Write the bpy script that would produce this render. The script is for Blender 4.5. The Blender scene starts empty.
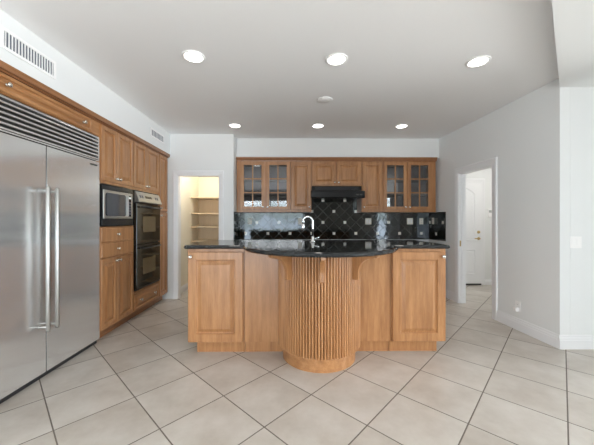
import bpy, bmesh, math, random
from mathutils import Vector, Matrix
random.seed(4)
PI = math.pi
sc = bpy.context.scene
COL = sc.collection

# ------------------------------------------------------------------ camera, world, exposure
H = 2.76            # kitchen ceiling
cd = bpy.data.cameras.new('camera'); cam = bpy.data.objects.new('camera', cd); COL.objects.link(cam)
cam.location = (0, 0, 1.30)
YAW = math.radians(0.6)
cam.rotation_euler = (PI/2, 0, -YAW)
cd.sensor_width = 36; cd.sensor_fit = 'HORIZONTAL'; cd.lens = 283/594*36
cd.shift_x = (297 - (289 + 283*math.tan(YAW)))/594
cd.shift_y = (221 - 222.5)/594
cd.clip_start = 0.05
sc.camera = cam

world = bpy.data.worlds.new('sky'); sc.world = world; world.use_nodes = True
WN = world.node_tree.nodes; WL = world.node_tree.links; WN.clear()
def wmath(op, a, b=None):
    n = WN.new('ShaderNodeMath'); n.operation = op
    for i, v in enumerate((a, b)):
        if v is None: continue
        if isinstance(v, (int, float)): n.inputs[i].default_value = v
        else: WL.new(v, n.inputs[i])
    return n.outputs[0]
tc = WN.new('ShaderNodeTexCoord'); sp = WN.new('ShaderNodeSeparateXYZ'); WL.new(tc.outputs['Generated'], sp.inputs[0])
nz = WN.new('ShaderNodeTexNoise'); nz.inputs['Scale'].default_value = 9; nz.inputs['Detail'].default_value = 5
WL.new(tc.outputs['Generated'], nz.inputs['Vector'])
hgt = wmath('ADD', sp.outputs['Z'], wmath('MULTIPLY', wmath('SUBTRACT', nz.outputs['Fac'], 0.5), 0.16))
rp = WN.new('ShaderNodeValToRGB'); WL.new(wmath('ADD', wmath('MULTIPLY', hgt, 0.5), 0.5), rp.inputs[0])
els = rp.color_ramp.elements
els[0].position = 0.0; els[0].color = (1.0, .98, .95, 1)
els[1].position = 1.0; els[1].color = (.72, .82, 1.0, 1)
for p, c in ((.44, (.98, .97, .95, 1)), (.47, (.45, .53, .63, 1)), (.497, (.50, .60, .72, 1)), (.503, (.28, .35, .36, 1)), (.525, (.46, .53, .54, 1)), (.54, (.93, .96, 1.0, 1)), (.75, (.86, .92, 1.0, 1))):
    e = els.new(p); e.color = c
bg = WN.new('ShaderNodeBackground'); # weaker behind, stronger towards +X: sky strength shaped to balance the room light
WL.new(wmath('MULTIPLY', wmath('ADD', .70, wmath('MULTIPLY', wmath('MAXIMUM', sp.outputs['X'], 0.0), .65)), 20.0), bg.inputs['Strength'])
WL.new(rp.outputs[0], bg.inputs['Color'])
wo = WN.new('ShaderNodeOutputWorld'); WL.new(bg.outputs[0], wo.inputs['Surface'])

sc.view_settings.view_transform = 'Standard'; sc.view_settings.look = 'None'
sc.view_settings.gamma = 1.0; sc.view_settings.use_curve_mapping = False
sc.view_settings.exposure = -0.11
sc.cycles.use_denoising = True
sc.cycles.max_bounces = 14; sc.cycles.diffuse_bounces = 8; sc.cycles.glossy_bounces = 6
sc.cycles.transparent_max_bounces = 16
sc.cycles.sample_clamp_indirect = 8.0
sc.cycles.caustics_reflective = False; sc.cycles.caustics_refractive = False

# daylight enters through the windows behind and beside the camera: (centre, rotation, width, height)
DAY = [((-0.93, -4.16, 1.17), (PI/2, 0, PI), 3.5, 2.34), ((4.85, -4.16, 1.4), (PI/2, 0, PI), .5, 2.3),
       ((6.66, -1.3, 1.375), (PI/2, 0, -PI/2), 2.35, 5.0)]
DAY_POWER = [100, 60, 100, 100]
for (c, r, w, h), p in zip(DAY, DAY_POWER):
    ld = bpy.data.lights.new('window_daylight', 'AREA'); ld.shape = 'RECTANGLE'; ld.size = w; ld.size_y = h
    ld.energy = p; ld.color = (1, 1, 1)
    ld.cycles.is_portal = True
    lo = bpy.data.objects.new('window_daylight', ld); COL.objects.link(lo); lo.location = c
    lo.rotation_euler = (-PI/2, 0, 0) if c[1] < -4 else (0, PI/2, 0)
    if c[1] < -4: lo.rotation_euler = (PI/2, 0, 0)          # shine towards +Y
    if c[0] < -2.5: lo.rotation_euler = (0, -PI/2, 0)       # shine towards +X
LAMP = 9.0          # radiance of the recessed lamp lenses
# ------------------------------------------------------------------ materials
def mat(name):
    m = bpy.data.materials.new(name); m.use_nodes = True
    nt = m.node_tree; b = nt.nodes['Principled BSDF']
    return m, nt, b
def plain(name, col, rough=.5, metal=0, spec=.5, coat=0):
    m, nt, b = mat(name)
    b.inputs['Base Color'].default_value = (*col, 1); b.inputs['Roughness'].default_value = rough
    b.inputs['Metallic'].default_value = metal; b.inputs['Specular IOR Level'].default_value = spec
    b.inputs['Coat Weight'].default_value = coat; b.inputs['Coat Roughness'].default_value = .1
    return m
def nd(nt, t, **kw):
    n = nt.nodes.new(t)
    for k, v in kw.items(): setattr(n, k, v)
    return n
def mth(nt, op, a, b=None, c=None):
    n = nt.nodes.new('ShaderNodeMath'); n.operation = op
    for i, v in enumerate((a, b, c)):
        if v is None: continue
        if isinstance(v, (int, float)): n.inputs[i].default_value = v
        else: nt.links.new(v, n.inputs[i])
    return n.outputs[0]
def ramp(nt, fac, stops):
    r = nt.nodes.new('ShaderNodeValToRGB'); nt.links.new(fac, r.inputs[0])
    e = r.color_ramp.elements
    e[0].position, e[0].color = stops[0][0], (*stops[0][1], 1)
    e[1].position, e[1].color = stops[-1][0], (*stops[-1][1], 1)
    for p, c in stops[1:-1]:
        x = e.new(p); x.color = (*c, 1)
    return r.outputs[0]
def noise(nt, vec, scale, detail=3, rough=.5):
    n = nt.nodes.new('ShaderNodeTexNoise'); n.inputs['Scale'].default_value = scale
    n.inputs['Detail'].default_value = detail; n.inputs['Roughness'].default_value = rough
    nt.links.new(vec, n.inputs['Vector']); return n.outputs['Fac']
def mapped(nt, scale, rot=(0,0,0)):
    g = nt.nodes.new('ShaderNodeNewGeometry'); mp = nt.nodes.new('ShaderNodeMapping')
    mp.inputs['Scale'].default_value = scale; mp.inputs['Rotation'].default_value = rot
    nt.links.new(g.outputs['Position'], mp.inputs['Vector']); return mp.outputs[0]
def bump(nt, b, h, strength, dist=.002):
    bp = nt.nodes.new('ShaderNodeBump'); bp.inputs['Strength'].default_value = strength; bp.inputs['Distance'].default_value = dist
    nt.links.new(h, bp.inputs['Height']); nt.links.new(bp.outputs[0], b.inputs['Normal'])

def wood(name, lo, mid, hi, rough=.36, axis='Z'):
    m, nt, b = mat(name)
    s = (9, 9, .9) if axis == 'Z' else ((.9, 9, 9) if axis == 'X' else (9, .9, 9))
    f1 = noise(nt, mapped(nt, s), 2.2, 5, .6)
    f2 = noise(nt, mapped(nt, tuple(v*6 for v in s)), 2.0, 3, .6)
    f = mth(nt, 'ADD', mth(nt, 'MULTIPLY', f1, .75), mth(nt, 'MULTIPLY', f2, .25))
    nt.links.new(ramp(nt, f, [(.30, lo), (.5, mid), (.70, hi)]), b.inputs['Base Color'])
    b.inputs['Roughness'].default_value = rough; b.inputs['Coat Weight'].default_value = .25; b.inputs['Coat Roughness'].default_value = .2
    return m
M = {}
M['wood'] = wood('maple', (.275, .115, .041), (.395, .186, .072), (.51, .262, .112))
M['wood_h'] = wood('maple_across', (.275, .115, .041), (.395, .186, .072), (.51, .262, .112), axis='Y')
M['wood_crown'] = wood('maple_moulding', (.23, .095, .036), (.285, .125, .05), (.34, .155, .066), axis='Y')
M['shelf_wood'] = wood('pale_maple', (.66, .52, .34), (.71, .57, .39), (.76, .63, .45), .5)
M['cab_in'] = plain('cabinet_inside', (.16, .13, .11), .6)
def paint(name, col, rough=.6, tex=.15):
    m, nt, b = mat(name)
    b.inputs['Base Color'].default_value = (*col, 1); b.inputs['Roughness'].default_value = rough
    b.inputs['Specular IOR Level'].default_value = .3
    bump(nt, b, noise(nt, mapped(nt, (1, 1, 1)), 55, 3), tex, .003)
    return m
M['wall'] = paint('wall_paint', (.80, .82, .825))
M['rear_dark'] = paint('dark_rear_wall_tone', (.20, .185, .165))  # invented dark tone for the unseen rear wall, darkens tile reflections and bounce
M['ceil'] = paint('ceiling_paint', (.845, .85, .86))
M['cream'] = paint('pantry_paint', (.82, .78, .68))
M['trim'] = plain('white_gloss_trim', (.84, .85, .87), .3)
M['white'] = plain('white_plastic', (.90, .90, .90), .35)
M['almond'] = plain('almond_plastic', (.82, .80, .73), .35)
M['dark_slot'] = plain('dark_slot', (.03, .03, .035), .5)
M['vent_back'] = plain('duct_grey', (.14, .15, .18), .6)
M['nickel'] = plain('brushed_nickel', (.72, .69, .64), .25, 1)
M['brass'] = plain('aged_brass', (.55, .40, .18), .3, 1)
M['chrome'] = plain('chrome', (.78, .79, .80), .12, 1)
M['black'] = plain('black_enamel', (.007, .007, .008), .22, spec=.35)
M['black_matte'] = plain('black_plastic', (.02, .02, .022), .4)
M['oven_glass'] = plain('oven_glass', (.018, .014, .010), .06, spec=.8)
M['oven_window_reflect'] = plain('oven_window_reflection_tint', (.16, .125, .075), .08, spec=.8)  # glass colour lightened to carry the bright reflection in the oven windows
M['mw_window'] = plain('microwave_window', (.03, .032, .04), .08, spec=.7)
def steel(name, col, rough, brush='Y', strength=.05):
    m, nt, b = mat(name)
    b.inputs['Metallic'].default_value = .80
    f = noise(nt, mapped(nt, (4, 4, 900) if brush == 'Y' else (600, 600, 4)), 1.0, 2)
    nt.links.new(ramp(nt, f, [(.3, tuple(c*.93 for c in col)), (.7, col)]), b.inputs['Base Color'])
    b.inputs['Roughness'].default_value = rough
    b.inputs['Anisotropic'].default_value = .85; b.inputs['Anisotropic Rotation'].default_value = 0
    tg = nd(nt, 'ShaderNodeTangent', direction_type='RADIAL', axis='Z'); nt.links.new(tg.outputs[0], b.inputs['Tangent'])
    bump(nt, b, f, strength, .0006)
    return m
M['steel'] = steel('brushed_stainless', (.80, .795, .785), .20, 'Z')
M['steel_bar'] = plain('satin_stainless', (.50, .495, .48), .35, 1)
M['steel_dk'] = plain('shadowed_louver_steel', (.05, .048, .046), .5)
# granite
m, nt, b = mat('black_granite')
v = mapped(nt, (1, 1, 1))
f = noise(nt, v, 210, 3, .7); f2 = noise(nt, v, 60, 3, .6)
nt.links.new(ramp(nt, mth(nt, 'MULTIPLY', f, mth(nt, 'ADD', f2, .5)), [(.3, (.006, .007, .008)), (.60, (.014, .016, .018)), (.78, (.13, .14, .14))]), b.inputs['Base Color'])
b.inputs['Roughness'].default_value = .05; b.inputs['Specular IOR Level'].default_value = .42
M['granite'] = m
# floor: square tiles laid on the diagonal
TP, TA, C0, D0 = .4615, math.radians(44.3), .0252, -.2146
m, nt, b = mat('floor_tiles')
g = nd(nt, 'ShaderNodeNewGeometry'); s = nd(nt, 'ShaderNodeSeparateXYZ'); nt.links.new(g.outputs['Position'], s.inputs[0])
def cell(o):
    fr = mth(nt, 'FRACT', mth(nt, 'ADD', o, 100)); fl = mth(nt, 'FLOOR', mth(nt, 'ADD', o, 100))
    return mth(nt, 'MINIMUM', fr, mth(nt, 'SUBTRACT', 1, fr)), fl
cA, iA = cell(mth(nt, 'DIVIDE', mth(nt, 'SUBTRACT', mth(nt, 'SUBTRACT', mth(nt, 'MULTIPLY', s.outputs[0], math.cos(TA)), mth(nt, 'MULTIPLY', s.outputs[1], math.sin(TA))), C0), TP))
cB, iB = cell(mth(nt, 'DIVIDE', mth(nt, 'SUBTRACT', mth(nt, 'ADD', mth(nt, 'MULTIPLY', s.outputs[0], math.sin(TA)), mth(nt, 'MULTIPLY', s.outputs[1], math.cos(TA))), D0), TP))
edge = mth(nt, 'MINIMUM', cA, cB)
cb = nd(nt, 'ShaderNodeCombineXYZ'); nt.links.new(iA, cb.inputs[0]); nt.links.new(iB, cb.inputs[1])
wn = nd(nt, 'ShaderNodeTexWhiteNoise'); nt.links.new(cb.outputs[0], wn.inputs['Vector'])
vm = nd(nt, 'ShaderNodeVectorMath', operation='ADD'); nt.links.new(g.outputs['Position'], vm.inputs[0])
vs = nd(nt, 'ShaderNodeVectorMath', operation='SCALE'); nt.links.new(wn.outputs['Color'], vs.inputs[0]); vs.inputs['Scale'].default_value = 7
nt.links.new(vs.outputs[0], vm.inputs[1])
f = noise(nt, vm.outputs[0], 3.2, 6, .62)
f = mth(nt, 'ADD', f, mth(nt, 'MULTIPLY', mth(nt, 'SUBTRACT', wn.outputs['Value'], .5), .16))
tile_c = ramp(nt, f, [(.30, (.47, .42, .365)), (.5, (.555, .51, .455)), (.70, (.63, .59, .54))])
isg = mth(nt, 'LESS_THAN', edge, .0085)
mx = nd(nt, 'ShaderNodeMix', data_type='RGBA'); nt.links.new(isg, mx.inputs[0]); nt.links.new(tile_c, mx.inputs[6]); mx.inputs[7].default_value = (.17, .145, .12, 1)
nt.links.new(mx.outputs[2], b.inputs['Base Color'])
nt.links.new(mth(nt, 'ADD', mth(nt, 'MULTIPLY', isg, .45), .30), b.inputs['Roughness'])
mr = nd(nt, 'ShaderNodeMapRange'); nt.links.new(edge, mr.inputs[0]); mr.inputs[1].default_value = .003; mr.inputs[2].default_value = .013
bump(nt, b, mr.outputs[0], .5, .003)
M['floor'] = m
# backsplash: black diagonal tiles with little white inserts, laid out in metres through the UV map
m, nt, b = mat('black_diamond_tiles')
uv = nd(nt, 'ShaderNodeUVMap'); s = nd(nt, 'ShaderNodeSeparateXYZ'); nt.links.new(uv.outputs[0], s.inputs[0])
a_ = mth(nt, 'DIVIDE', mth(nt, 'SUBTRACT', s.outputs[0], .64), .4143)
b_ = mth(nt, 'DIVIDE', mth(nt, 'SUBTRACT', s.outputs[1], 1.274), .4143)
P_ = mth(nt, 'ADD', a_, b_); Q_ = mth(nt, 'SUBTRACT', a_, b_)
def near(o, k):
    fr = mth(nt, 'FRACT', mth(nt, 'ADD', mth(nt, 'MULTIPLY', o, k), 100)); return mth(nt, 'MINIMUM', fr, mth(nt, 'SUBTRACT', 1, fr))
grt = mth(nt, 'LESS_THAN', mth(nt, 'MINIMUM', near(P_, 2), near(Q_, 2)), .022)
def cen(o):
    return mth(nt, 'SUBTRACT', mth(nt, 'FRACT', mth(nt, 'ADD', o, 100.5)), .5)
pc, qc = cen(P_), cen(Q_)
du = mth(nt, 'ABSOLUTE', mth(nt, 'ADD', pc, qc)); dv = mth(nt, 'ABSOLUTE', mth(nt, 'SUBTRACT', pc, qc))
dot = mth(nt, 'LESS_THAN', mth(nt, 'MAXIMUM', du, dv), .125)
f = noise(nt, mapped(nt, (1, 1, 1)), 14, 4, .6)
tc_ = ramp(nt, f, [(.35, (.004, .005, .005)), (.65, (.011, .014, .012))])
m1 = nd(nt, 'ShaderNodeMix', data_type='RGBA'); nt.links.new(grt, m1.inputs[0]); nt.links.new(tc_, m1.inputs[6]); m1.inputs[7].default_value = (.035, .038, .03, 1)
m2 = nd(nt, 'ShaderNodeMix', data_type='RGBA'); nt.links.new(dot, m2.inputs[0]); nt.links.new(m1.outputs[2], m2.inputs[6]); m2.inputs[7].default_value = (.90, .88, .82, 1)
nt.links.new(m2.outputs[2], b.inputs['Base Color'])
nt.links.new(mth(nt, 'ADD', mth(nt, 'MULTIPLY', grt, .15), .06), b.inputs['Roughness'])
b.inputs['Specular IOR Level'].default_value = .75
bump(nt, b, noise(nt, mapped(nt, (1, 1, 1)), 9, 2), .25, .004)
M['tile'] = m
# glass panes
def glass(name, tint, fres=1.45):
    m = bpy.data.materials.new(name); m.use_nodes = True; nt = m.node_tree; nt.nodes.clear()
    t = nt.nodes.new('ShaderNodeBsdfTransparent'); t.inputs[0].default_value = (*tint, 1)
    gl = nt.nodes.new('ShaderNodeBsdfGlossy'); gl.inputs['Roughness'].default_value = .02
    fr = nt.nodes.new('ShaderNodeFresnel'); fr.inputs[0].default_value = fres
    mx = nt.nodes.new('ShaderNodeMixShader'); o = nt.nodes.new('ShaderNodeOutputMaterial')
    nt.links.new(fr.outputs[0], mx.inputs[0]); nt.links.new(t.outputs[0], mx.inputs[1]); nt.links.new(gl.outputs[0], mx.inputs[2])
    nt.links.new(mx.outputs[0], o.inputs[0]); return m
M['pane'] = glass('window_pane', (.96, .97, .97))
M['cab_glass'] = glass('cabinet_glass', (.80, .82, .85), 1.7)
def glow(name, col, st):
    m, nt, b = mat(name); b.inputs['Base Color'].default_value = (.9, .9, .9, 1)
    b.inputs['Emission Color'].default_value = (*col, 1); b.inputs['Emission Strength'].default_value = st
    return m
M['lamp'] = glow('lit_lamp_lens', (1, .95, .88), LAMP)
M['pantry_lamp'] = glow('lit_pantry_lamp', (1, .92, .80), 85)
M['hall_fill'] = glow('hall_fill_glow', (1, .95, .88), 85)
M['screen'] = plain('grey_screen', (.45, .48, .47), .2)
M['clock'] = glow('oven_display', (.25, .55, .5), .15)

# ------------------------------------------------------------------ geometry helpers
class MB:
    def __init__(s): s.bm = bmesh.new()
    def face(s, pts): 
        return s.bm.faces.new([s.bm.verts.new(p) for p in pts])
    def box(s, a, b, F=None, bev=0):
        x0, y0, z0 = [min(p, q) for p, q in zip(a, b)]; x1, y1, z1 = [max(p, q) for p, q in zip(a, b)]
        t = bmesh.new()
        v = [t.verts.new(p) for p in ((x0,y0,z0),(x1,y0,z0),(x1,y1,z0),(x0,y1,z0),(x0,y0,z1),(x1,y0,z1),(x1,y1,z1),(x0,y1,z1))]
        for q in ((3,2,1,0),(4,5,6,7),(0,1,5,4),(1,2,6,5),(2,3,7,6),(3,0,4,7)): t.faces.new([v[i] for i in q])
        if bev: bmesh.ops.bevel(t, geom=t.edges[:], offset=bev, segments=2, affect='EDGES', profile=.5)
        s.join(t, F); return s
    def join(s, t, F=None):
        if F is not None: bmesh.ops.transform(t, matrix=F, verts=t.verts)
        mp = {v: s.bm.verts.new(v.co) for v in t.verts}
        for f in t.faces:
            n = s.bm.faces.new([mp[v] for v in f.verts]); n.smooth = f.smooth
        t.free(); return s
    def prism(s, pts, z0, z1, F=None):
        t = bmesh.new()
        A = [t.verts.new((x, y, z0)) for x, y in pts]; B = [t.verts.new((x, y, z1)) for x, y in pts]
        n = len(pts); t.faces.new(A[::-1]); t.faces.new(B)
        for i in range(n): t.faces.new((A[i], A[(i+1)%n], B[(i+1)%n], B[i]))
        bmesh.ops.recalc_face_normals(t, faces=t.faces); s.join(t, F); return s
    def loft(s, rings, F=None, cap0=True, cap1=True, closed=True, smooth=False):
        t = bmesh.new(); R = [[t.verts.new(p) for p in r] for r in rings]; n = len(R[0])
        for a, b in zip(R, R[1:]):
            for i in range(n if closed else n-1):
                f = t.faces.new((a[i], a[(i+1)%n], b[(i+1)%n], b[i])); f.smooth = smooth
        if cap0: t.faces.new(R[0][::-1])
        if cap1: t.faces.new(R[-1])
        bmesh.ops.recalc_face_normals(t, faces=t.faces); s.join(t, F); return s
    def lathe(s, prof, F=None, n=24):                      # (r, z) about local Z
        rings = [[(max(r, 1e-4)*math.cos(2*PI*i/n), max(r, 1e-4)*math.sin(2*PI*i/n), z) for i in range(n)] for r, z in prof]
        return s.loft(rings, F, smooth=True)
    def tube(s, pts, r, n=10):
        pts = [Vector(p) for p in pts]; rings = []
        for i, p in enumerate(pts):
            d = (pts[min(i+1, len(pts)-1)] - pts[max(i-1, 0)]).normalized()
            up = Vector((0, 1, 0)) if abs(d.y) < .9 else Vector((1, 0, 0))
            u = d.cross(up).normalized(); w = d.cross(u)
            rr = r[i] if isinstance(r, (list, tuple)) else r
            rings.append([p + u*rr*math.cos(2*PI*k/n) + w*rr*math.sin(2*PI*k/n) for k in range(n)])
        return s.loft(rings, smooth=True)
    def build(s, name, material, parent=None, smooth_angle=None):
        me = bpy.data.meshes.new(name); off = Vector((0, 0, 0)); p = parent
        while p is not None: off += p.location; p = p.parent
        bmesh.ops.translate(s.bm, verts=s.bm.verts, vec=-off)
        s.bm.to_mesh(me); s.bm.free()
        o = bpy.data.objects.new(name, me); COL.objects.link(o); me.materials.append(material)
        if parent is not None: o.parent = parent
        return o
def tag(o, label, cat, group=None):
    o['label'] = label; o['category'] = cat
    if group: o['group'] = group
    return o
def thing(name, label, cat, loc, group=None):
    o = bpy.data.objects.new(name, None); COL.objects.link(o); o.location = loc; o.empty_display_size = .1
    return tag(o, label, cat, group)
def struct(o): o['kind'] = 'structure'; return o
def copy_tree(o, parent=None):
    c = o.copy(); COL.objects.link(c)
    if parent is not None: c.parent = parent
    for ch in o.children: copy_tree(ch, c)
    return c
# a face frame: local x = to the right seen from the front, y = outward, z = up
def face_frame(kind, plane):
    if kind == 'left':   # looks towards +X; local x = +Y
        return Matrix(((0, 1, 0, plane), (1, 0, 0, 0), (0, 0, 1, 0), (0, 0, 0, 1)))
    return Matrix(((1, 0, 0, 0), (0, -1, 0, plane), (0, 0, 1, 0), (0, 0, 0, 1)))   # looks towards -Y; local x = +X
def rect_ring(x0, x1, z0, z1, ins, y): return [(x0+ins, y, z0+ins), (x1-ins, y, z0+ins), (x1-ins, y, z1-ins), (x0+ins, y, z1-ins)]
def panel_mb(F, x0, x1, z0, z1, t=.02, st=.055, raised=True, rise=.03):
    mb = MB(); R = lambda i, y: rect_ring(x0, x1, z0, z1, i, y)
    r = [R(0, 0), R(0, t-.004), R(.004, t)]
    if raised: r += [R(st-.010, t), R(st-.005, t-.004), R(st-.002, t-.016), R(st+.008, t-.017), R(st+.008+rise, t-.003), R(st+.012+rise, t-.002)]
    else: r += [R(.012, t), R(.016, t-.002)]
    return mb.loft(r, F)
def knob(F, x, z, y, parent, m='nickel', r=.018):
    K = F @ Matrix.Translation((x, y, z)) @ Matrix.Rotation(-PI/2, 4, 'X')
    MB().lathe([(r*.75, 0), (r*.7, .003), (r*.38, .006), (r*.38, .014), (r*.95, .018), (r, .023), (r*.8, .028), (r*.3, .031)], K, 16).build('knob', M[m], parent)
def door(F, x0, x1, z0, z1, parent, knobs=(), st=.055, name='door', raised=True, mt='wood', t=.02):
    d = panel_mb(F, x0, x1, z0, z1, t, st, raised).build(name, M[mt], parent)
    for kx, kz in knobs: knob(F, kx, kz, t, d)
    return d
def glass_door(F, x0, x1, z0, z1, parent, kx, st=.055, t=.02):
    mb = MB(); w = .02
    mb.box((x0, 0, z0), (x0+st, t, z1), F, .002).box((x1-st, 0, z0), (x1, t, z1), F, .002)
    mb.box((x0+st, 0, z0), (x1-st, t, z0+st), F, .002).box((x0+st, 0, z1-st), (x1-st, t, z1), F, .002)
    xm = (x0+x1)/2; mb.box((xm-w/2, .003, z0+st), (xm+w/2, t-.002, z1-st), F)
    for k in (1, 2):
        zz = z0+st + (z1-z0-2*st)*k/3; mb.box((x0+st, .003, zz-w/2), (x1-st, t-.002, zz+w/2), F)
    d = mb.build('glass_door', M['wood'], parent)
    MB().box((x0+st-.005, .006, z0+st-.005), (x1-st+.005, .009, z1-st+.005), F).build('glass_pane', M['cab_glass'], d)
    knob(F, kx, z0+.045, t, d)
    return d

# ------------------------------------------------------------------ the shell
PY = 2.85; SL = .0403                           # passage wall plane, slant of the side wall
xr = lambda y: 2.755 - SL*(y-PY)           # kitchen face of the side wall with the doorway
LOW = 2.66                                     # lower ceiling by the passage
struct(MB().box((-2.95, -4.2, -.1), (7, 6.3, 0)).build('floor', M['floor']))
struct(MB().box((-2.95, -4.2, H), (7, 6.3, H+.12)).build('ceiling', M['ceil']))
struct(MB().prism([(2.755, PY), (.8, .92), (.8, -4.0), (6.5, -4.0), (6.5, PY)], LOW, H-.001).build('ceiling_drop', M['wall']))
# left: wall behind the cabinets, soffit above them
struct(MB().box((-2.82, -4.2, 0), (-2.70, -3.3, H)).box((-2.82, -3.3, 0), (-2.70, 6.3, H)).build('wall_left', M['wall']))
struct(MB().box((-2.699, 1.60, 2.36), (-1.982, 4.749, H-.001)).build('soffit_left', M['wall']))
struct(MB().box((-2.699, 1.48, 0), (-1.985, 1.598, H-.001)).build('wall_fridge_end', M['wall']))
# pantry wall with its opening
OX0, OX1, OZ = -1.865, -1.165, 2.065
mb = MB().box((-2.699, 4.75, 0), (OX0, 4.87, H-.001)).box((OX1, 4.75, 0), (-.93, 4.87, H-.001)).box((OX0, 4.75, OZ), (OX1, 4.87, H-.001))
mb.box((-1.05, 4.87, 0), (-.93, 6.1, H-.001))
struct(mb.build('wall_pantry', M['wall']))
mb = MB().box((-2.0, 4.87, 0), (-1.94, 6.1, 2.6)).box((-2.0, 6.1, 0), (-.93, 6.2, 2.6)).box((-1.94, 4.872, 2.6), (-1.052, 6.1, 2.68))
struct(mb.build('wall_pantry_inside', M['cream']))
# back wall and soffit over its cabinets
struct(MB().box((-.928, 5.34, 0), (2.76, 5.46, H-.001)).build('wall_back', M['wall']))
struct(MB().prism([(-.928, 5.0), (xr(5.0)-.002, 5.0), (xr(5.339)-.002, 5.339), (-.928, 5.339)], 2.42, H-.001).build('soffit_back', M['wall']))
# side wall with the doorway
DY0, DY1, DZ = 3.75, 4.46, 2.055; TH = .11
seg = lambda mb, y0, y1, z0, z1, a=0, t=TH: mb.prism([(xr(y0)+a, y0), (xr(y1)+a, y1), (xr(y1)+a+t, y1), (xr(y0)+a+t, y0)], z0, z1)
mb = MB(); seg(mb, PY, DY0, 0, H-.001); seg(mb, DY1, 5.339, 0, H-.001); seg(mb, DY0, DY1, DZ, H-.001)
struct(mb.build('wall_right', M['wall']))
struct(MB().box((2.867, PY, 0), (6.5, 3.05, H-.001)).box((3.50, 1.9, 0), (3.62, PY, LOW-.001)).build('wall_passage_and_shade_stub', M['wall']))  # second box is an unseen stub, added to shade the passage wall
# hall beyond the doorway
mb = MB().box((2.77, 5.72, 0), (5.6, 5.84, 2.6)).box((5.5, 3.052, 0), (5.6, 5.718, 2.6)).box((2.93, 3.052, 2.6), (5.6, 5.72, 2.68))
mb.box((2.65, 5.462, 0), (2.768, 5.84, 2.6))
struct(mb.build('wall_hall', M['wall']))
# behind and beside the camera: walls with windows
mb = MB().box((-2.7, -4.2, 0), (-2.66, -4.0, H-.001)).box((.8, -4.2, 0), (4.62, -4.0, H-.001)).box((5.08, -4.2, 0), (6.7, -4.0, H-.001))
mb.box((-2.66, -4.2, 2.34), (.8, -4.0, H-.001)).box((4.62, -4.2, 2.5), (5.08, -4.0, H-.001)).box((4.62, -4.2, 0), (5.08, -4.0, .3))
struct(mb.build('wall_rear', M['rear_dark']))
mb = MB().box((6.5, -4.0, 0), (6.7, -3.8, H-.001)).box((6.5, 1.2, 0), (6.7, 3.05, H-.001)).box((6.5, -3.8, 0), (6.7, 1.2, .2)).box((6.5, -3.8, 2.55), (6.7, 1.2, H-.001))
struct(mb.build('wall_family_room', M['wall']))
def window(n, a, b, z0, z1, axis, pos, cols, rows):
    mb = MB(); w = .05
    def bar(u0, u1, q0, q1):
        if axis == 'X': mb.box((u0, pos-.03, q0), (u1, pos+.03, q1))
        else: mb.box((pos-.03, u0, q0), (pos+.03, u1, q1))
    bar(a, a+w, z0, z1); bar(b-w, b, z0, z1); bar(a+w, b-w, z0, z0+w); bar(a+w, b-w, z1-w, z1)
    for k in range(1, cols): u = a+(b-a)*k/cols; bar(u-w/2, u+w/2, z0+w, z1-w)
    for k in range(1, rows): z = z0+(z1-z0)*k/rows; bar(a+w, b-w, z-.015, z+.015)
    o = struct(mb.build('window_%d' % n, M['trim']))
    mb = MB()
    if axis == 'X': mb.box((a+.02, pos-.004, z0+.02), (b-.02, pos+.004, z1-.02))
    else: mb.box((pos-.004, a+.02, z0+.02), (pos+.004, b-.02, z1-.02))
    mb.build('window_pane', M['pane'], o)
window(1, -2.66, .8, 0, 2.34, 'X', -4.08, 4, 1)
window(2, 4.62, 5.08, .3, 2.5, 'X', -4.08, 1, 3)
window(3, -3.8, 1.2, .2, 2.55, 'Y', 6.58, 4, 1)
# trim: casings, baseboards
def casing_rings(mb, x0, x1, z1, w, F, t=.018):
    prof = [(0, 0), (0, t*.6), (w*.25, t*.75), (w*.7, t), (w*.9, t), (w, t*.5), (w, 0)]
    # two legs and a head, mitred
    path = [(x0, 0), (x0, z1), (x1, z1), (x1, 0)]
    rings = []
    for i, (px, pz) in enumerate(path):
        sx = -1 if i < 2 else 1; sz = 0 if i in (0, 3) else 1
        rings.append([(px + sx*d, h, pz + sz*d) for d, h in prof])
    return mb.loft(rings, F, closed=True)
FP = face_frame('back', 4.75)
mb = casing_rings(MB(), OX0, OX1, OZ, .075, FP)
mb.box((OX0, 4.751, 0), (OX0+.012, 4.869, OZ)).box((OX1-.012, 4.751, 0), (OX1, 4.869, OZ)).box((OX0, 4.751, OZ-.012), (OX1, 4.869, OZ))
struct(mb.build('trim_1', M['trim']))
# frame on the slanted wall: local x runs towards the camera side (-Y), outward is -X
def wall_frame():
    d = Vector((xr(3.0)-xr(4.0), -1.0, 0)).normalized(); n = Vector((-abs(d.y), -d.x, 0)); n = Vector((-1, 0, 0)) if n.length == 0 else n.normalized()
    if n.dot(d) != 0: n = (n - d*n.dot(d)).normalized()
    return Matrix(((d.x, n.x, 0, xr(DY1)), (d.y, n.y, 0, DY1), (0, 0, 1, 0), (0, 0, 0, 1)))
FR = wall_frame(); LW = (DY1-DY0)*math.hypot(1, SL)
mb = casing_rings(MB(), 0, LW, DZ, .085, FR)
mb.box((0, -TH, 0), (.012, 0, DZ), FR).box((LW-.012, -TH, 0), (LW, 0, DZ), FR).box((.012, -TH, DZ-.012), (LW-.012, 0, DZ), FR)
mb.box((.012, -.075, 0), (.022, -.04, DZ-.012), FR)
o = struct(mb.build('trim_2', M['trim']))
MB().box((.012, -.03, .90), (.0145, -.008, .99), FR).build('strike_plate', M['brass'], o)
def bb_prof(h=.14): return [(0, 0), (.016, 0), (.016, h*.62), (.012, h*.68), (.012, h*.78), (.008, h*.85), (.006, h), (0, h)]
def baseboard(name, F, x0, x1, h=.14):
    struct(MB().loft([[(x, y, z) for y, z in bb_prof(h)] for x in (x0, x1)], F).build(name, M['trim']))
mb = MB()
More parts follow.
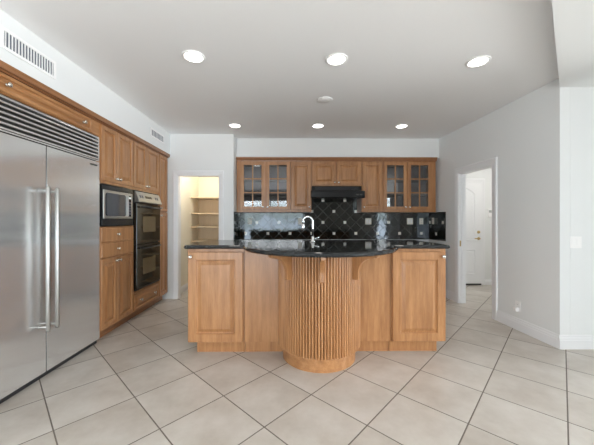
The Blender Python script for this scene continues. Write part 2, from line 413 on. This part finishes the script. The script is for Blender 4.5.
e0 = LW + .086; e1 = (DY1-PY)*math.hypot(1, SL)
pr = bb_prof()
mb.loft([[(x, y, z) for y, z in pr] for x in (e0, e1)], FR)
mb.loft([[(x, y, z) for y, z in pr] for x in (2.739, 3.498)], face_frame('back', PY))
struct(mb.build('baseboard_right', M['trim']))
baseboard('baseboard_corner', FR, -(4.79-DY1), -.086)
baseboard('baseboard_hall', face_frame('back', 5.72), 3.98, 5.49, .11)
mb = MB(); 
FS = Matrix(((0, 1, 0, -1.94), (1, 0, 0, 0), (0, 0, 1, 0), (0, 0, 0, 1)))
baseboard('baseboard_pantry', FS, 4.872, 5.615, .12)


# hall door
d = MB()
FD = face_frame('back', 5.712)
X0, X1 = 3.085, 3.895
d.box((X0, -.004, .035), (X1, .028, 2.075), FD, .002)
door1 = struct(d.build('door_1', M['trim']))
def arch_panel(mb, x0, x1, z0, z1, arch, y):
    def ring(ins, yy):
        pts = [(x0+ins, yy, z0+ins), (x1-ins, yy, z0+ins)]
        n = 14
        for i in range(n+1):
            u = i/n; x = (x1-ins) + ((x0+ins)-(x1-ins))*u
            pts.append((x, yy, z1-ins - arch + arch*math.sin(PI*u)**.8 if arch else z1-ins))
        return pts
    mb.loft([ring(0, y), ring(.004, y+.010), ring(.014, y+.010), ring(.022, y+.001), ring(.045, y+.001), ring(.06, y+.007)], FD)
mb = MB(); arch_panel(mb, X0+.13, X1-.125, .90, 1.99, .13, .028); arch_panel(mb, X0+.13, X1-.125, .22, .73, 0, .028)
mb.build('door_panel', M['trim'], door1)
MB().box((X0, 0, .004), (X1, .02, .034), FD).build('door_sweep', M['black_matte'], door1)
K = FD @ Matrix.Translation((X1-.062, .028, .945)) @ Matrix.Rotation(-PI/2, 4, 'X')
h = MB().lathe([(.030, 0), (.030, .006), (.012, .012), (.012, .045)], K).box((X1-.17, .066, .937), (X1-.05, .078, .955), FD, .004)
h.build('door_handle', M['brass'], door1)
K = FD @ Matrix.Translation((X1-.062, .028, 1.075)) @ Matrix.Rotation(-PI/2, 4, 'X')
MB().lathe([(.030, 0), (.030, .008), (.022, .014), (.01, .016)], K).build('deadbolt', M['brass'], door1)
struct(casing_rings(MB(), X0-.012, X1+.012, 2.085, .075, face_frame('back', 5.72)).build('trim_3', M['trim']))

# ------------------------------------------------------------------ left run
FL = face_frame('left', -2.03); LX = -2.03; BK = -2.695
# refrigerator
fr = thing('refrigerator', 'tall stainless steel side-by-side refrigerator with louvered grille on top', 'refrigerator', (-2.38, 2.45, 0))
FY0, FG, FY1 = 1.74, 2.384, 3.049
MB().box((BK, FY0, .0), (-2.0700, FY1-.002, 2.195)).build('body', M['steel_dk'], fr)
for y0, y1, hy, in ((FY0, FG-.005, 2.312), (FG+.005, FY1, 2.402)):
    dd = MB().box((-2.0680, y0, .045), (-2.0250, y1, 1.925), None, .0015).build('door', M['steel'], fr)
    hb = MB(); hx = -1.9500
    hb.tube([(hx, hy, .405), (hx, hy, .42), (hx, hy, 1.565), (hx, hy, 1.58)], [.010, .0155, .0155, .010], 14)
    for z in (.44, 1.545): hb.tube([(-2.0270, hy, z), (hx, hy, z)], .011, 10)
    hb.build('handle', M['steel_bar'], dd)
    if y0 > 2: MB().box((-2.0255, FY1-.145, 1.875), (-2.0230, FY1-.04, 1.892)).build('badge', M['steel_dk'], dd)
gr = MB()
gr.box((-2.0680, FY0, 1.935), (-2.0270, FY0+.02, 2.19)).box((-2.0680, FY1-.02, 1.935), (-2.0270, FY1, 2.19)).box((-2.0680, FY0+.02, 2.175), (-2.0270, FY1-.02, 2.19)).box((-2.0680, FY0+.02, 1.935), (-2.0270, FY1-.02, 1.945))
gr = gr.build('grille', M['steel'], fr)
sl = MB()
for k in range(6):
    z = 1.950 + k*.0375
    sl.prism([(-2.063, z+.020), (-2.030, z), (-2.025, z+.004), (-2.025, z+.014), (-2.059, z+.030)], FY0+.02, FY1-.02, Matrix(((1,0,0,0),(0,0,1,0),(0,1,0,0),(0,0,0,1))))
sl.build('louvers', M['steel'], gr)
MB().box((-2.0680, FY0+.02, .0), (-2.0500, FY1-.01, .043)).build('kick_plate', M['black_matte'], fr)

# cabinet over the refrigerator
c = thing('wall_cabinet', 'shallow wide maple cabinet with two knobs above the steel refrigerator', 'cabinet', (-2.36, 2.4, 2.2))
MB().box((BK, 1.605, 2.203), (LX-.001, 3.049, 2.358)).build('cabinet_body', M['wood_h'], c)
door(FL, 1.62, 2.915, 2.212, 2.342, c, ((2.04, 2.272), (2.79, 2.268)), st=.032, mt='wood_h')

# microwave cabinet: tall unit with open niche
TK = -2.10     # toe kick plane
c = thing('tall_cabinet', 'tall maple cabinet holding the microwave, between refrigerator and wall ovens', 'cabinet', (-2.36, 3.38, 0))
Y0, Y1 = 3.052, 3.69
mb = MB().box((BK, Y0, .105), (LX, Y1, 1.235)).box((BK, Y0, 1.712), (LX, Y1, 2.358)).box((BK, Y0, 1.235), (LX-.02, Y0+.012, 1.712)).box((BK, Y1-.012, 1.235), (LX-.02, Y1, 1.712)).box((BK, Y0+.012, 1.235), (BK+.02, Y1-.012, 1.712))
mb.build('cabinet_body', M['wood'], c)
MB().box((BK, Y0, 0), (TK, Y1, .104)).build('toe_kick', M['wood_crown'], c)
ym = 3.345
door(FL, 3.062, ym-.003, 1.742, 2.344, c, ((ym-.03, 1.787),))
door(FL, ym+.003, 3.682, 1.742, 2.344, c, ((ym+.03, 1.787),))
for z0, z1 in ((1.070, 1.222), (.900, 1.056)): door(FL, 3.062, 3.682, z0, z1, c, ((ym, (z0+z1)/2),), name='drawer', raised=False)
door(FL, 3.062, ym-.003, .125, .885, c, ((ym-.03, .84),))
door(FL, ym+.003, 3.682, .125, .885, c, ((ym+.03, .84),))
# microwave with its black surround
c = thing('microwave', 'built-in steel microwave with black surround, between drawers and upper doors', 'microwave', (-2.3, 3.38, 1.246))
mb = MB().box((-2.045, 3.066, 1.242), (-2.012, 3.682, 1.325), None, .002).box((-2.045, 3.066, 1.645), (-2.012, 3.682, 1.702), None, .002).box((-2.045, 3.066, 1.325), (-2.012, 3.081, 1.645)).box((-2.045, 3.655, 1.325), (-2.012, 3.682, 1.645))
mb.build('surround', M['black'], c)
MB().box((-2.55, 3.09, 1.326), (-2.035, 3.648, 1.644)).build('body', M['black_matte'], c)
FM = face_frame('left', -2.034)
dr = MB().box((3.083, 0, 1.327), (3.650, .028, 1.643), FM, .004).build('door', M['steel_bar'], c)
def rrect(x0, x1, z0, z1, r, y, n=5):
    pts = []
    for cx, cz, a in ((x1-r, z0+r, -PI/2), (x1-r, z1-r, 0), (x0+r, z1-r, PI/2), (x0+r, z0+r, PI)):
        for k in range(n+1): t = a + PI/2*k/n; pts.append((cx+r*math.cos(t), y, cz+r*math.sin(t)))
    return pts
MB().loft([rrect(3.115, 3.500, 1.355, 1.615, .03, .02), rrect(3.115, 3.500, 1.355, 1.615, .03, .030), rrect(3.125, 3.490, 1.365, 1.605, .028, .031)], FM).build('window', M['mw_window'], dr)
MB().box((3.512, .028, 1.36), (3.530, .050, 1.61), FM, .004).build('handle', M['steel_bar'], dr)
cp = MB().box((3.556, .02, 1.355), (3.622, .0295, 1.615), FM, .002).build('control_panel', M['black'], c)
MB().box((3.565, .0295, 1.575), (3.613, .031, 1.60), FM).build('display', M['clock'], cp)
bt = MB()
for i in range(3):
    for j in range(5): bt.box((3.565+i*.017, .0295, 1.38+j*.034), (3.578+i*.017, .0315, 1.40+j*.034), FM)
bt.build('keypad', M['vent_back'], cp)

# oven cabinet
c = thing('tall_cabinet', 'tall maple cabinet holding the black double wall ovens', 'cabinet', (-2.36, 4.04, 0))
Y0, Y1 = 3.694, 4.408
mb = MB().box((BK, Y0, .105), (LX, Y1, .375)).box((BK, Y0, 1.712), (LX, Y1, 2.358)).box((BK, Y0, .375), (LX, Y0+.018, 1.712)).box((BK, Y1-.012, .375), (LX, Y1, 1.712)).box((BK, Y0+.018, .375), (BK+.02, Y1-.012, 1.712))
mb.build('cabinet_body', M['wood'], c)
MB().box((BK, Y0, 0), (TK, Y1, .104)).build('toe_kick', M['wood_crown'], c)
ym = 4.025
door(FL, 3.702, ym-.003, 1.742, 2.344, c, ((ym-.03, 1.787),))
door(FL, ym+.003, 4.398, 1.742, 2.344, c, ((ym+.03, 1.787),))
door(FL, 3.702, 4.398, .120, .350, c, ((3.86, .235), (4.25, .235)), st=.04, name='drawer', mt='wood_h')
# double oven
c = thing('double_oven', 'black double wall oven with slanted steel control panel', 'oven', (-2.3, 4.05, .39))
OY0, OY1 = 3.716, 4.392
MB().box((-2.62, OY0, .380), (-2.022, OY1, 1.706)).build('body', M['black'], c)
T_ = Matrix(((1,0,0,0),(0,0,1,0),(0,1,0,0),(0,0,0,1)))
cp = MB().prism([(-2.022, 1.552), (-1.965, 1.552), (-1.960, 1.560), (-2.010, 1.692), (-2.022, 1.695)], OY0+.012, OY1, T_).build('control_panel', M['steel_bar'], c)
Fs = Matrix.Translation((-1.985, 0, 1.626)) @ Matrix.Rotation(-math.atan2(.05, .132), 4, 'Y')
mb = MB().box((-.003, 3.93, -.018), (.003, 4.11, .018), Fs); mb.build('display', M['oven_glass'], cp)
for y in (3.83, 4.26):
    for k in (0, 1): MB().box((-.003, y-.045+k*.055, -.02), (.004, y-.015+k*.055, .02), Fs).build('button', M['vent_back'], cp)
for z0, z1 in ((.995, 1.535), (.400, .980)):
    d_ = MB().box((-2.022, OY0+.006, z0), (-1.990, OY1, z1), None, .004).build('oven_door', M['oven_glass'], c)
    zc = (z0+z1)/2 + .0
    MB().box((-1.9905, 3.875, zc-.12), (-1.9885, 4.235, zc+.10)).build('window', M['oven_window_reflect'], d_)
    hb = MB().tube([(-1.955, OY0+.06, z1-.045), (-1.955, OY1-.06, z1-.045)], .011)
    for y in (OY0+.09, OY1-.09): hb.tube([(-1.99, y, z1-.045), (-1.955, y, z1-.045)], .009)
    hb.build('handle', M['black_matte'], d_)
MB().box((-2.022, OY0, .382), (-2.0, OY1, .396)).build('vent_strip', M['black_matte'], c)

# narrow tall cabinet at the end
c = thing('tall_cabinet', 'narrow tall maple cabinet between wall ovens and the pantry doorway', 'cabinet', (-2.36, 4.56, 0))
MB().box((BK, 4.412, .105), (LX, 4.715, 2.358)).build('cabinet_body', M['wood'], c)
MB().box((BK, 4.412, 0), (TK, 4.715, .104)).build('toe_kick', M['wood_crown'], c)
door(FL, 4.425, 4.705, 1.450, 2.344, c, ((4.45, 1.50),))
door(FL, 4.425, 4.705, .125, 1.435, c, ((4.45, 1.385),))
# crown moulding along the run
prof = [(-2.0295, 2.350), (-2.010, 2.350), (-2.008, 2.360), (-1.998, 2.366), (-1.988, 2.384), (-1.978, 2.390), (-1.976, 2.404), (-1.981, 2.404), (-1.981, 2.359), (-2.0295, 2.359)]
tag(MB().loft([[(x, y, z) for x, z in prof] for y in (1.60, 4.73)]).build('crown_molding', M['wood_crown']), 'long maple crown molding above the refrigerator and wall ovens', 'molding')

# ------------------------------------------------------------------ back run
FB = face_frame('back', 5.0); BY = 5.336
def carcass(x0, x1, z0, z1, c, hollow=False, doors=None):
    if not hollow:
        MB().box((x0, 5.0, z0), (x1, BY, z1)).build('cabinet_body', M['wood'], c); return
    t = .018
    mb = MB().box((x0, 5.0, z0), (x0+t, BY, z1)).box((x1-t, 5.0, z0), (x1, BY, z1)).box((x0+t, 5.0, z0), (x1-t, BY, z0+t+.02)).box((x0+t, 5.0, z1-t-.02), (x1-t, BY, z1))
    (s0, s1), (s2, s3), (s4, s5) = (x0+t, doors[0]+.012), (doors[1]-.012, doors[2]+.012), (doors[3]-.012, x1-t)
    for a, b in ((s0, s1), (s2, s3), (s4, s5)): mb.box((a, 5.0, z0+t+.02), (b, 5.018, z1-t-.02))
    mb.build('cabinet_body', M['wood'], c)
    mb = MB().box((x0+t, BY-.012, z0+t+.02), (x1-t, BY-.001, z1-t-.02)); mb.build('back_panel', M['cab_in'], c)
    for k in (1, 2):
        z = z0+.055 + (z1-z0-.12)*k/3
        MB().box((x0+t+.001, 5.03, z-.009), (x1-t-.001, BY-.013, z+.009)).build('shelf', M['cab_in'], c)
Z0, Z1, ZD0, ZD1 = 1.458, 2.36, 1.500, 2.342
c = thing('glass_cabinet', 'double glass-door wall cabinet beside the pantry wall', 'cabinet', (-.42, 5.17, Z0), 'glass-door wall cabinets')
carcass(-.922, .026, Z0, Z1, c, True, (-.848, -.430, -.402, .014))
glass_door(FB, -.848, -.430, ZD0, ZD1, c, -.455); glass_door(FB, -.402, .014, ZD0, ZD1, c, -.375)
c = thing('wall_cabinet', 'single-door maple wall cabinet between the range hood and pantry-side glass cabinet', 'cabinet', (.21, 5.17, Z0), 'single-door wall cabinets')
carcass(.029, .396, Z0, Z1, c); door(FB, .040, .386, ZD0, ZD1, c, ((.36, ZD0+.045),), st=.06)
c = thing('wall_cabinet', 'short double-door maple wall cabinet over the black range hood', 'cabinet', (.84, 5.17, 1.92))
carcass(.399, 1.281, 1.918, Z1, c)
door(FB, .410, .834, 1.935, ZD1, c, ((.805, 1.975),), st=.06); door(FB, .846, 1.270, 1.935, ZD1, c, ((.875, 1.975),), st=.06)
c = thing('wall_cabinet', 'single-door maple wall cabinet between the range hood and far glass cabinet', 'cabinet', (1.47, 5.17, Z0), 'single-door wall cabinets')
c['label'] = 'single-door maple wall cabinet between range hood and doorway-side glass cabinet'
carcass(1.284, 1.655, Z0, Z1, c); door(FB, 1.296, 1.646, ZD0, ZD1, c, ((1.322, ZD0+.045),), st=.06)
c = thing('glass_cabinet', 'double glass-door wall cabinet nearest the hall doorway', 'cabinet', (2.13, 5.17, Z0), 'glass-door wall cabinets')
carcass(1.658, 2.605, Z0, Z1, c, True, (1.678, 2.082, 2.104, 2.520))
glass_door(FB, 1.678, 2.082, ZD0, ZD1, c, 2.057); glass_door(FB, 2.104, 2.520, ZD0, ZD1, c, 2.129)
prof = [(4.9995, 2.345), (4.982, 2.345), (4.98, 2.362), (4.965, 2.376), (4.952, 2.400), (4.944, 2.408), (4.942, 2.428), (4.9995, 2.428)]
prof = [(5.3, 2.3605), (4.9995, 2.3605), (4.9785, 2.350), (4.976, 2.364), (4.962, 2.378), (4.95, 2.400), (4.944, 2.406), (4.942, 2.419), (5.3, 2.419)]
tag(MB().loft([[(x, y, z) for y, z in prof] for x in (-.922, 2.61)]).build('crown_molding', M['wood_crown']), 'maple crown molding above the glass cabinets on the back wall', 'molding')
# range hood
c = thing('range_hood', 'black under-cabinet range hood below the short cabinet', 'range hood', (.83, 5.05, 1.69))
XT = Matrix(((0, 0, 1, 0), (1, 0, 0, 0), (0, 1, 0, 0), (0, 0, 0, 1)))
MB().prism([(5.322, 1.914), (4.975, 1.914), (4.965, 1.835), (4.85, 1.82), (4.85, 1.70), (5.322, 1.70)], .404, 1.276, XT).build('body', M['black'], c)
MB().prism([(4.848, 1.822), (4.752, 1.806), (4.742, 1.795), (4.742, 1.700), (4.76, 1.690), (4.848, 1.690)], .372, 1.275, XT).build('visor', M['black'], c)
mb = MB()
for k in range(3): mb.box((.46, 4.966-k*.001, 1.85+k*.018), (1.22, 4.976, 1.858+k*.018))
mb.build('vent_slots', M['black_matte'], c)
for x in (1.13, 1.19): MB().box((x, 4.739, 1.735), (x+.04, 4.7425, 1.755)).build('switch', M['steel_dk'], c)
# backsplash
bm = bmesh.new(); uvl = bm.loops.layers.uv.new('UVMap')
def quad(pts, uvs):
    f = bm.faces.new([bm.verts.new(p) for p in pts])
    for l, u in zip(f.loops, uvs): l[uvl].uv = u
def slab(x0, x1, z0, z1, y=5.327, yb=5.338):
    quad([(x0,y,z0),(x1,y,z0),(x1,y,z1),(x0,y,z1)], [(x0,z0),(x1,z0),(x1,z1),(x0,z1)])
    quad([(x1,yb,z0),(x0,yb,z0),(x0,yb,z1),(x1,yb,z1)], [(x1,z0),(x0,z0),(x0,z1),(x1,z1)])
    quad([(x0,y,z1),(x1,y,z1),(x1,yb,z1),(x0,yb,z1)], [(x0,z1),(x1,z1),(x1,z1),(x0,z1)])
slab(-.918, .398, .955, 1.456); slab(.398, 1.282, .955, 1.915); slab(1.282, 2.643, .955, 1.456)
def side(xa, ya, xb, yb, off, ua, z0=.955, z1=1.456):
    L = math.hypot(xb-xa, yb-ya)
    quad([(xa,ya,z0),(xb,yb,z0),(xb,yb,z1),(xa,ya,z1)], [(ua,z0),(ua+L,z0),(ua+L,z1),(ua,z1)])
    quad([(xa,ya,z0),(xa,ya,z1),(xa+off,ya,z1),(xa+off,ya,z0)], [(ua,z0),(ua,z1),(ua,z1),(ua,z0)])
    quad([(xa,ya,z1),(xb,yb,z1),(xb+off,yb,z1),(xa+off,ya,z1)], [(ua,z1),(ua+L,z1),(ua+L,z1),(ua,z1)])
side(-.919, 4.76, -.919, 5.327, -.010, -.919-.567)
side(xr(4.80)-.011, 4.80, xr(5.327)-.011, 5.327, .010, 2.64)
me = bpy.data.meshes.new('backsplash'); bm.to_mesh(me); bm.free(); me.materials.append(M['tile'])
o = bpy.data.objects.new('backsplash', me); COL.objects.link(o)
tag(o, 'glossy black diagonal tile backsplash dotted with small white inserts', 'backsplash')
# base cabinets and counter of the back run
c = thing('base_cabinet', 'long low maple base cabinet under the back counter, behind the island', 'cabinet', (.85, 5.0, 0))
MB().box((-.915, 4.76, .1), (2.60, 5.335, .874)).build('cabinet_body', M['wood'], c)
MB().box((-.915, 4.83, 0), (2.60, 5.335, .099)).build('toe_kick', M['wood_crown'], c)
FC = face_frame('back', 4.76)
for k in range(6):
    x = -.90 + k*.582
    door(FC, x+.005, x+.575, .12, .70, c, ((x+.06 if k % 2 else x+.52, .66),)); door(FC, x+.005, x+.575, .715, .86, c, ((x+.29, .79),), name='drawer', raised=False)
tag(MB().box((-.916, 4.73, .876), (2.61, 5.325, .912), None, .008).build('countertop', M['granite']), 'black granite back counter under the tile backsplash', 'countertop')
# ------------------------------------------------------------------ wall plates, vents, lights
def plate(name, label, cat, F, x, z, w, h, kind, group=None, mt='almond'):
    p = F @ Vector((x, 0, z-h/2)); c = thing(name, label, cat, p, group)
    MB().box((x-w/2, .001, z-h/2), (x+w/2, .006, z+h/2), F, .002).build('cover_plate', M[mt], c)
    if kind == 'outlet':
        for s in (-1, 1):
            s_ = MB().box((x-.017, .006, z+s*.021-.014), (x+.017, .0085, z+s*.021+.014), F, .002).build('socket', M[mt], c)
            mb = MB()
            for q in (-.006, .006): mb.box((x+q-.0012, .0085, z+s*.021-.005), (x+q+.0012, .009, z+s*.021+.006), F)
            mb.build('slots', M['dark_slot'], s_)
    else:
        n = kind
        for k in range(n):
            xx = x + (k-(n-1)/2)*.046
            MB().box((xx-.016, .006, z-.033), (xx+.016, .009, z+.033), F, .002).build('rocker', M['white'], c)
    return c
FT = face_frame('back', 5.327)
plate('outlet', 'almond outlet on black tile under pantry-side glass cabinet', 'outlet', FT, -.735, 1.295, .075, .118, 'outlet')
plate('outlet', 'almond outlet on black tile just above the faucet', 'outlet', FT, .207, 1.295, .075, .118, 'outlet')
plate('light_switch', 'wide almond switch plate on tile beneath cabinet beside the hood', 'switch', FT, 1.495, 1.295, .115, .118, 2)
plate('light_switch', 'wide almond switch plate on tile under doorway-side glass cabinet', 'switch', FT, 2.285, 1.295, .115, .118, 2)
plate('outlet', 'almond outlet in the tiled corner near the hall doorway', 'outlet', FT, 2.50, 1.295, .075, .118, 'outlet')
FRt = FR.copy(); FRt.translation = FR.translation + FR.to_3x3() @ Vector((0, .011, 0))
plate('outlet', 'dull almond outlet on the tiled side wall by the hall doorway', 'outlet', FRt, -(5.18-DY1), 1.30, .075, .118, 'outlet')
c = plate('outlet', 'white outlet with plugged-in adapter low on the side wall', 'outlet', FR, (DY1-3.35)*1.002, .285, .075, .118, 'outlet', mt='white')
# adapter rests in the lower socket
xo = (DY1-3.35)*1.002
tag(MB().box((xo-.022, .0095, .225), (xo+.022, .048, .272), FR, .006).build('plug_adapter', M['white']), 'small white plug adapter in the low wall outlet', 'adapter')
plate('light_switch', 'white switch plate on the wall beside the hall doorway corner', 'switch', face_frame('back', PY), 2.915, 1.083, .118, .118, 2, mt='white')
c = thing('thermostat', 'small white alarm keypad on the hall wall beside the paneled door', 'keypad', (4.09, 5.71, 1.37))
FH = face_frame('back', 5.72)
MB().box((4.045, .001, 1.375), (4.135, .022, 1.535), FH, .004).build('casing', M['white'], c)
MB().box((4.058, .022, 1.47), (4.122, .024, 1.52), FH).build('display', M['screen'], c)
c.name = 'alarm_keypad'
# air vents in the left soffit
FV = face_frame('left', -1.982)
def vent(label, y0, y1, z0, z1, n):
    c = thing('air_vent', label, 'vent', (-1.985, (y0+y1)/2, z0))
    w = .022
    MB().box((y0, .001, z0), (y0+w, .010, z1), FV, .002).box((y1-w, .001, z0), (y1, .010, z1), FV, .002).box((y0+w, .001, z0), (y1-w, .010, z0+w), FV, .002).box((y0+w, .001, z1-w), (y1-w, .010, z1), FV, .002).build('frame', M['white'], c)
    MB().box((y0+w, .0005, z0+w), (y1-w, .0015, z1-w), FV).build('duct_opening', M['vent_back'], c)
    mb = MB()
    for k in range(n):
        y = y0+w + (y1-y0-2*w)*(k+.5)/n
        mb.box((y-.003, .002, z0+w), (y+.003, .008, z1-w), FV)
    mb.build('louvers', M['white'], c)
vent('white slatted air vent on the soffit above the refrigerator', 1.96, 2.42, 2.495, 2.645, 17)
vent('white slatted air vent on the soffit above the wall ovens', 4.06, 4.50, 2.515, 2.645, 9)
# recessed lights
spots = [(-.846, 2.52, 'front-row recessed light nearest the refrigerator'), (.43, 2.55, 'front-row recessed light above the bowed island bar, near the ceiling speaker'),
         (1.73, 2.57, 'front-row recessed light nearest the ceiling step and doorway wall'), (-.826, 4.33, 'back-row recessed light nearest the pantry doorway'),
         (.444, 4.33, 'back-row recessed light in front of the range hood'), (1.73, 4.33, 'back-row recessed light in front of the doorway-side glass cabinet')]
l0 = thing('recessed_light', '', 'ceiling light', (0, 0, H), 'recessed ceiling lights')
tr = MB().lathe([(.100, -.0005), (.100, -.005), (.094, -.010), (.080, -.009), (.078, -.0005)], Matrix.Translation((0, 0, H)), 40).build('trim_ring', M['white'], l0)
MB().lathe([(.078, -.001), (.077, -.006), (.05, -.0085), (.02, -.0095), (.001, -.0098)], Matrix.Translation((0, 0, H)), 40).build('lens', M['lamp'], l0)
for i, (x, y, lab) in enumerate(spots):
    o = l0 if i == 0 else copy_tree(l0)
    o.location = (x, y, H); o['label'] = 'lit round ' + lab
c = thing('ceiling_speaker', 'flat round white disc in the ceiling between the two rows of lights', 'speaker', (.434, 3.41, H))
MB().lathe([(.096, H-.0005), (.096, H-.005), (.080, H-.009), (.069, H-.007)], Matrix.Translation((.434, 3.41, 0)), 36).build('rim', M['white'], c)
MB().lathe([(.068, H-.004), (.064, H-.009), (.03, H-.010), (.001, H-.010)], Matrix.Translation((.434, 3.41, 0)), 36).build('cover', M['white'], c)
# ------------------------------------------------------------------ pantry
c = thing('pantry_shelves', 'pale maple pantry shelves seen through the open pantry doorway', 'shelves', (-1.4, 5.85, 0))
mb = MB().box((-1.938, 6.075, .02), (-1.06, 6.095, 1.76)); mb.build('back_panel', M['shelf_wood'], c)
for z in (.1, .38, .64, .90, 1.18, 1.45, 1.765):
    MB().box((-1.938, 5.62, z-.011), (-1.06, 6.074, z+.011)).build('shelf', M['shelf_wood'], c)
c = thing('pantry_ceiling_light', 'small round pantry ceiling light', 'ceiling light', (-1.5, 5.2, 2.6))
MB().lathe([(.11, 2.599), (.11, 2.58), (.10, 2.575)], Matrix.Translation((-1.5, 5.2, 0)), 24).build('base', M['white'], c)
MB().lathe([(.10, 2.575), (.09, 2.54), (.05, 2.52), (.001, 2.515)], Matrix.Translation((-1.5, 5.2, 0)), 24).build('shade', M['pantry_lamp'], c)
c = thing('hall_fill_light', 'unseen round fill light added in the hall', 'ceiling light', (3.9, 4.6, 2.6))  # out-of-view lamp added to brighten the hall
MB().lathe([(.15, 2.599), (.15, 2.58), (.14, 2.575)], Matrix.Translation((3.9, 4.6, 0)), 24).build('base', M['white'], c)
MB().lathe([(.14, 2.575), (.12, 2.53), (.06, 2.51), (.001, 2.505)], Matrix.Translation((3.9, 4.6, 0)), 24).build('shade', M['hall_fill'], c)

# ------------------------------------------------------------------ island
IZ0, IZ1 = 1.031, 1.068; IF = 2.76; CX, CY = .29, 2.757
FI = face_frame('back', IF)
def island_cab(label, x0, x1, kx, tk):
    c = thing('island_cabinet', label, 'cabinet', ((x0+x1)/2, 3.1, 0), 'cabinets at the two ends of the island')
    MB().box((x0, IF, .122), (x1, 3.47, 1.029)).build('cabinet_body', M['wood'], c)
    MB().box((tk[0], IF+.06, 0), (tk[1], 3.40, .121)).build('toe_kick', M['wood'], c)
    door(FI, x0+.008, x1-.008, .128, 1.0, c, ((kx, .955),), st=.085, t=.022)
island_cab('maple island cabinet with knob, at the end towards the pantry', -.982, -.438, -.945, (-.912, -.438))
island_cab('maple island cabinet with knob, at the end towards the hall doorway', 1.000, 1.535, 1.497, (1.000, 1.478))
c = thing('island_pedestal', 'bowed maple island middle with reeded half-round column and corbels', 'island base', (CX, 2.9, 0))
MB().box((-.434, IF+.004, .122), (.996, 3.47, 1.029)).build('back_panel', M['wood'], c)
MB().box((-.434, IF+.06, 0), (.996, 3.40, .121)).build('toe_kick', M['wood'], c)
N = 46; pts = []; per = 8
for i in range(N*per+1):
    a = PI + PI*i/(N*per); ph = (i % per)/per
    r = .372 + .023*math.sqrt(max(0, 1-(2*ph-1)**2))
    pts.append((CX + r*math.cos(a), CY + r*math.sin(a)))
pts = [(CX-.385, CY+.006)] + pts + [(CX+.385, CY+.006)]
MB().prism(pts, .135, 1.029).build('reeded_column', M['wood'], c)
pp = [[(CX + r*math.cos(PI+PI*i/40), CY+.006 + r*math.sin(PI+PI*i/40), z) for i in range(41)] for r, z in ((.350, 0), (.350, .12), (.345, .128), (.345, .1345))]
MB().loft(pp).build('plinth', M['wood_h'], c)
def corbel(th):
    d = Vector((math.sin(th), -math.cos(th), 0)); n = Vector((math.cos(th), math.sin(th), 0))
    prof = [(.385, .79), (.44, .79), (.447, .80), (.447, .845)]
    for k in range(11):
        t = k/10*PI/2; prof.append((.447 + .145*(1-math.cos(t)), .855 + .135*math.sin(t)))
    prof += [(.60, .995), (.625, .998), (.63, 1.005), (.63, 1.029), (.385, 1.029)]
    r = []
    for s in (-.019, .019): r.append([Vector((CX, CY, 0)) + d*q + n*s + Vector((0, 0, z)) for q, z in prof])
    MB().loft(r).build('corbel', M['wood'], c)
for th in (-PI/4, -.045, PI/4): corbel(th)
# the worktop
def countertop(outline, z0, z1, name, label):
    n = len(outline); P = [Vector((x, y, 0)) for x, y in outline]; nor = []
    for i in range(n):
        a = (P[i]-P[i-1]).normalized(); b2 = (P[(i+1) % n]-P[i]).normalized()
        na = Vector((-a.y, a.x, 0)); nb = Vector((-b2.y, b2.x, 0)); s = (na+nb); s = s/max(s.dot(na), .4); nor.append(s)
    h = z1-z0; rings = []
    for k in range(7):
        t = -PI/2 + PI*k/6; ins = .018*(1-math.cos(t)); z = (z0+z1)/2 + h/2*math.sin(t)
        rings.append([(p.x+q.x*ins, p.y+q.y*ins, z) for p, q in zip(P, nor)])
    return tag(MB().loft(rings, smooth=False).build(name, M['granite']), label, 'countertop')
out = [(-1.005, 2.712)]
R, cy_ = .734, 2.784
a0 = math.asin((cy_-2.712)/R)
out.append((CX-R*math.cos(a0)-.03, 2.712))
for k in range(49):
    a = PI + a0 + (PI-2*a0)*k/48; out.append((CX+R*math.cos(a), cy_+R*math.sin(a)))
out += [(CX+R*math.cos(a0)+.03, 2.712), (1.553, 2.712), (1.553, 3.5), (-1.005, 3.5)]
countertop(out, IZ0, IZ1, 'countertop', 'polished black granite island worktop with bowed bar front')
# faucet on the worktop
c = thing('faucet', 'tall chrome gooseneck faucet on the black island worktop', 'faucet', (.262, 3.12, IZ1))
MB().lathe([(.028, IZ1+.0005), (.028, IZ1+.008), (.02, IZ1+.014), (.017, IZ1+.05), (.014, IZ1+.06)], Matrix.Translation((.262, 3.12, 0)), 20).build('base', M['chrome'], c)
p = [(.262, 3.12, IZ1+.05), (.262, 3.12, IZ1+.16), (.262, 3.12, IZ1+.225)]
for k in range(1, 13): t = PI*k/12; p.append((.209+.053*math.cos(t), 3.12, IZ1+.225+.053*math.sin(t)))
p += [(.156, 3.12, IZ1+.20)]
MB().tube(p, .0125, 12).build('spout', M['chrome'], c)
MB().tube([(.156, 3.12, IZ1+.20), (.156, 3.12, IZ1+.195), (.154, 3.12, IZ1+.13), (.154, 3.12, IZ1+.125)], [.0125, .016, .018, .013], 12).build('spray_head', M['chrome'], c)
MB().tube([(.275, 3.12, IZ1+.035), (.30, 3.12, IZ1+.04), (.335, 3.115, IZ1+.055)], [.008, .007, .006], 10).build('lever', M['chrome'], c)
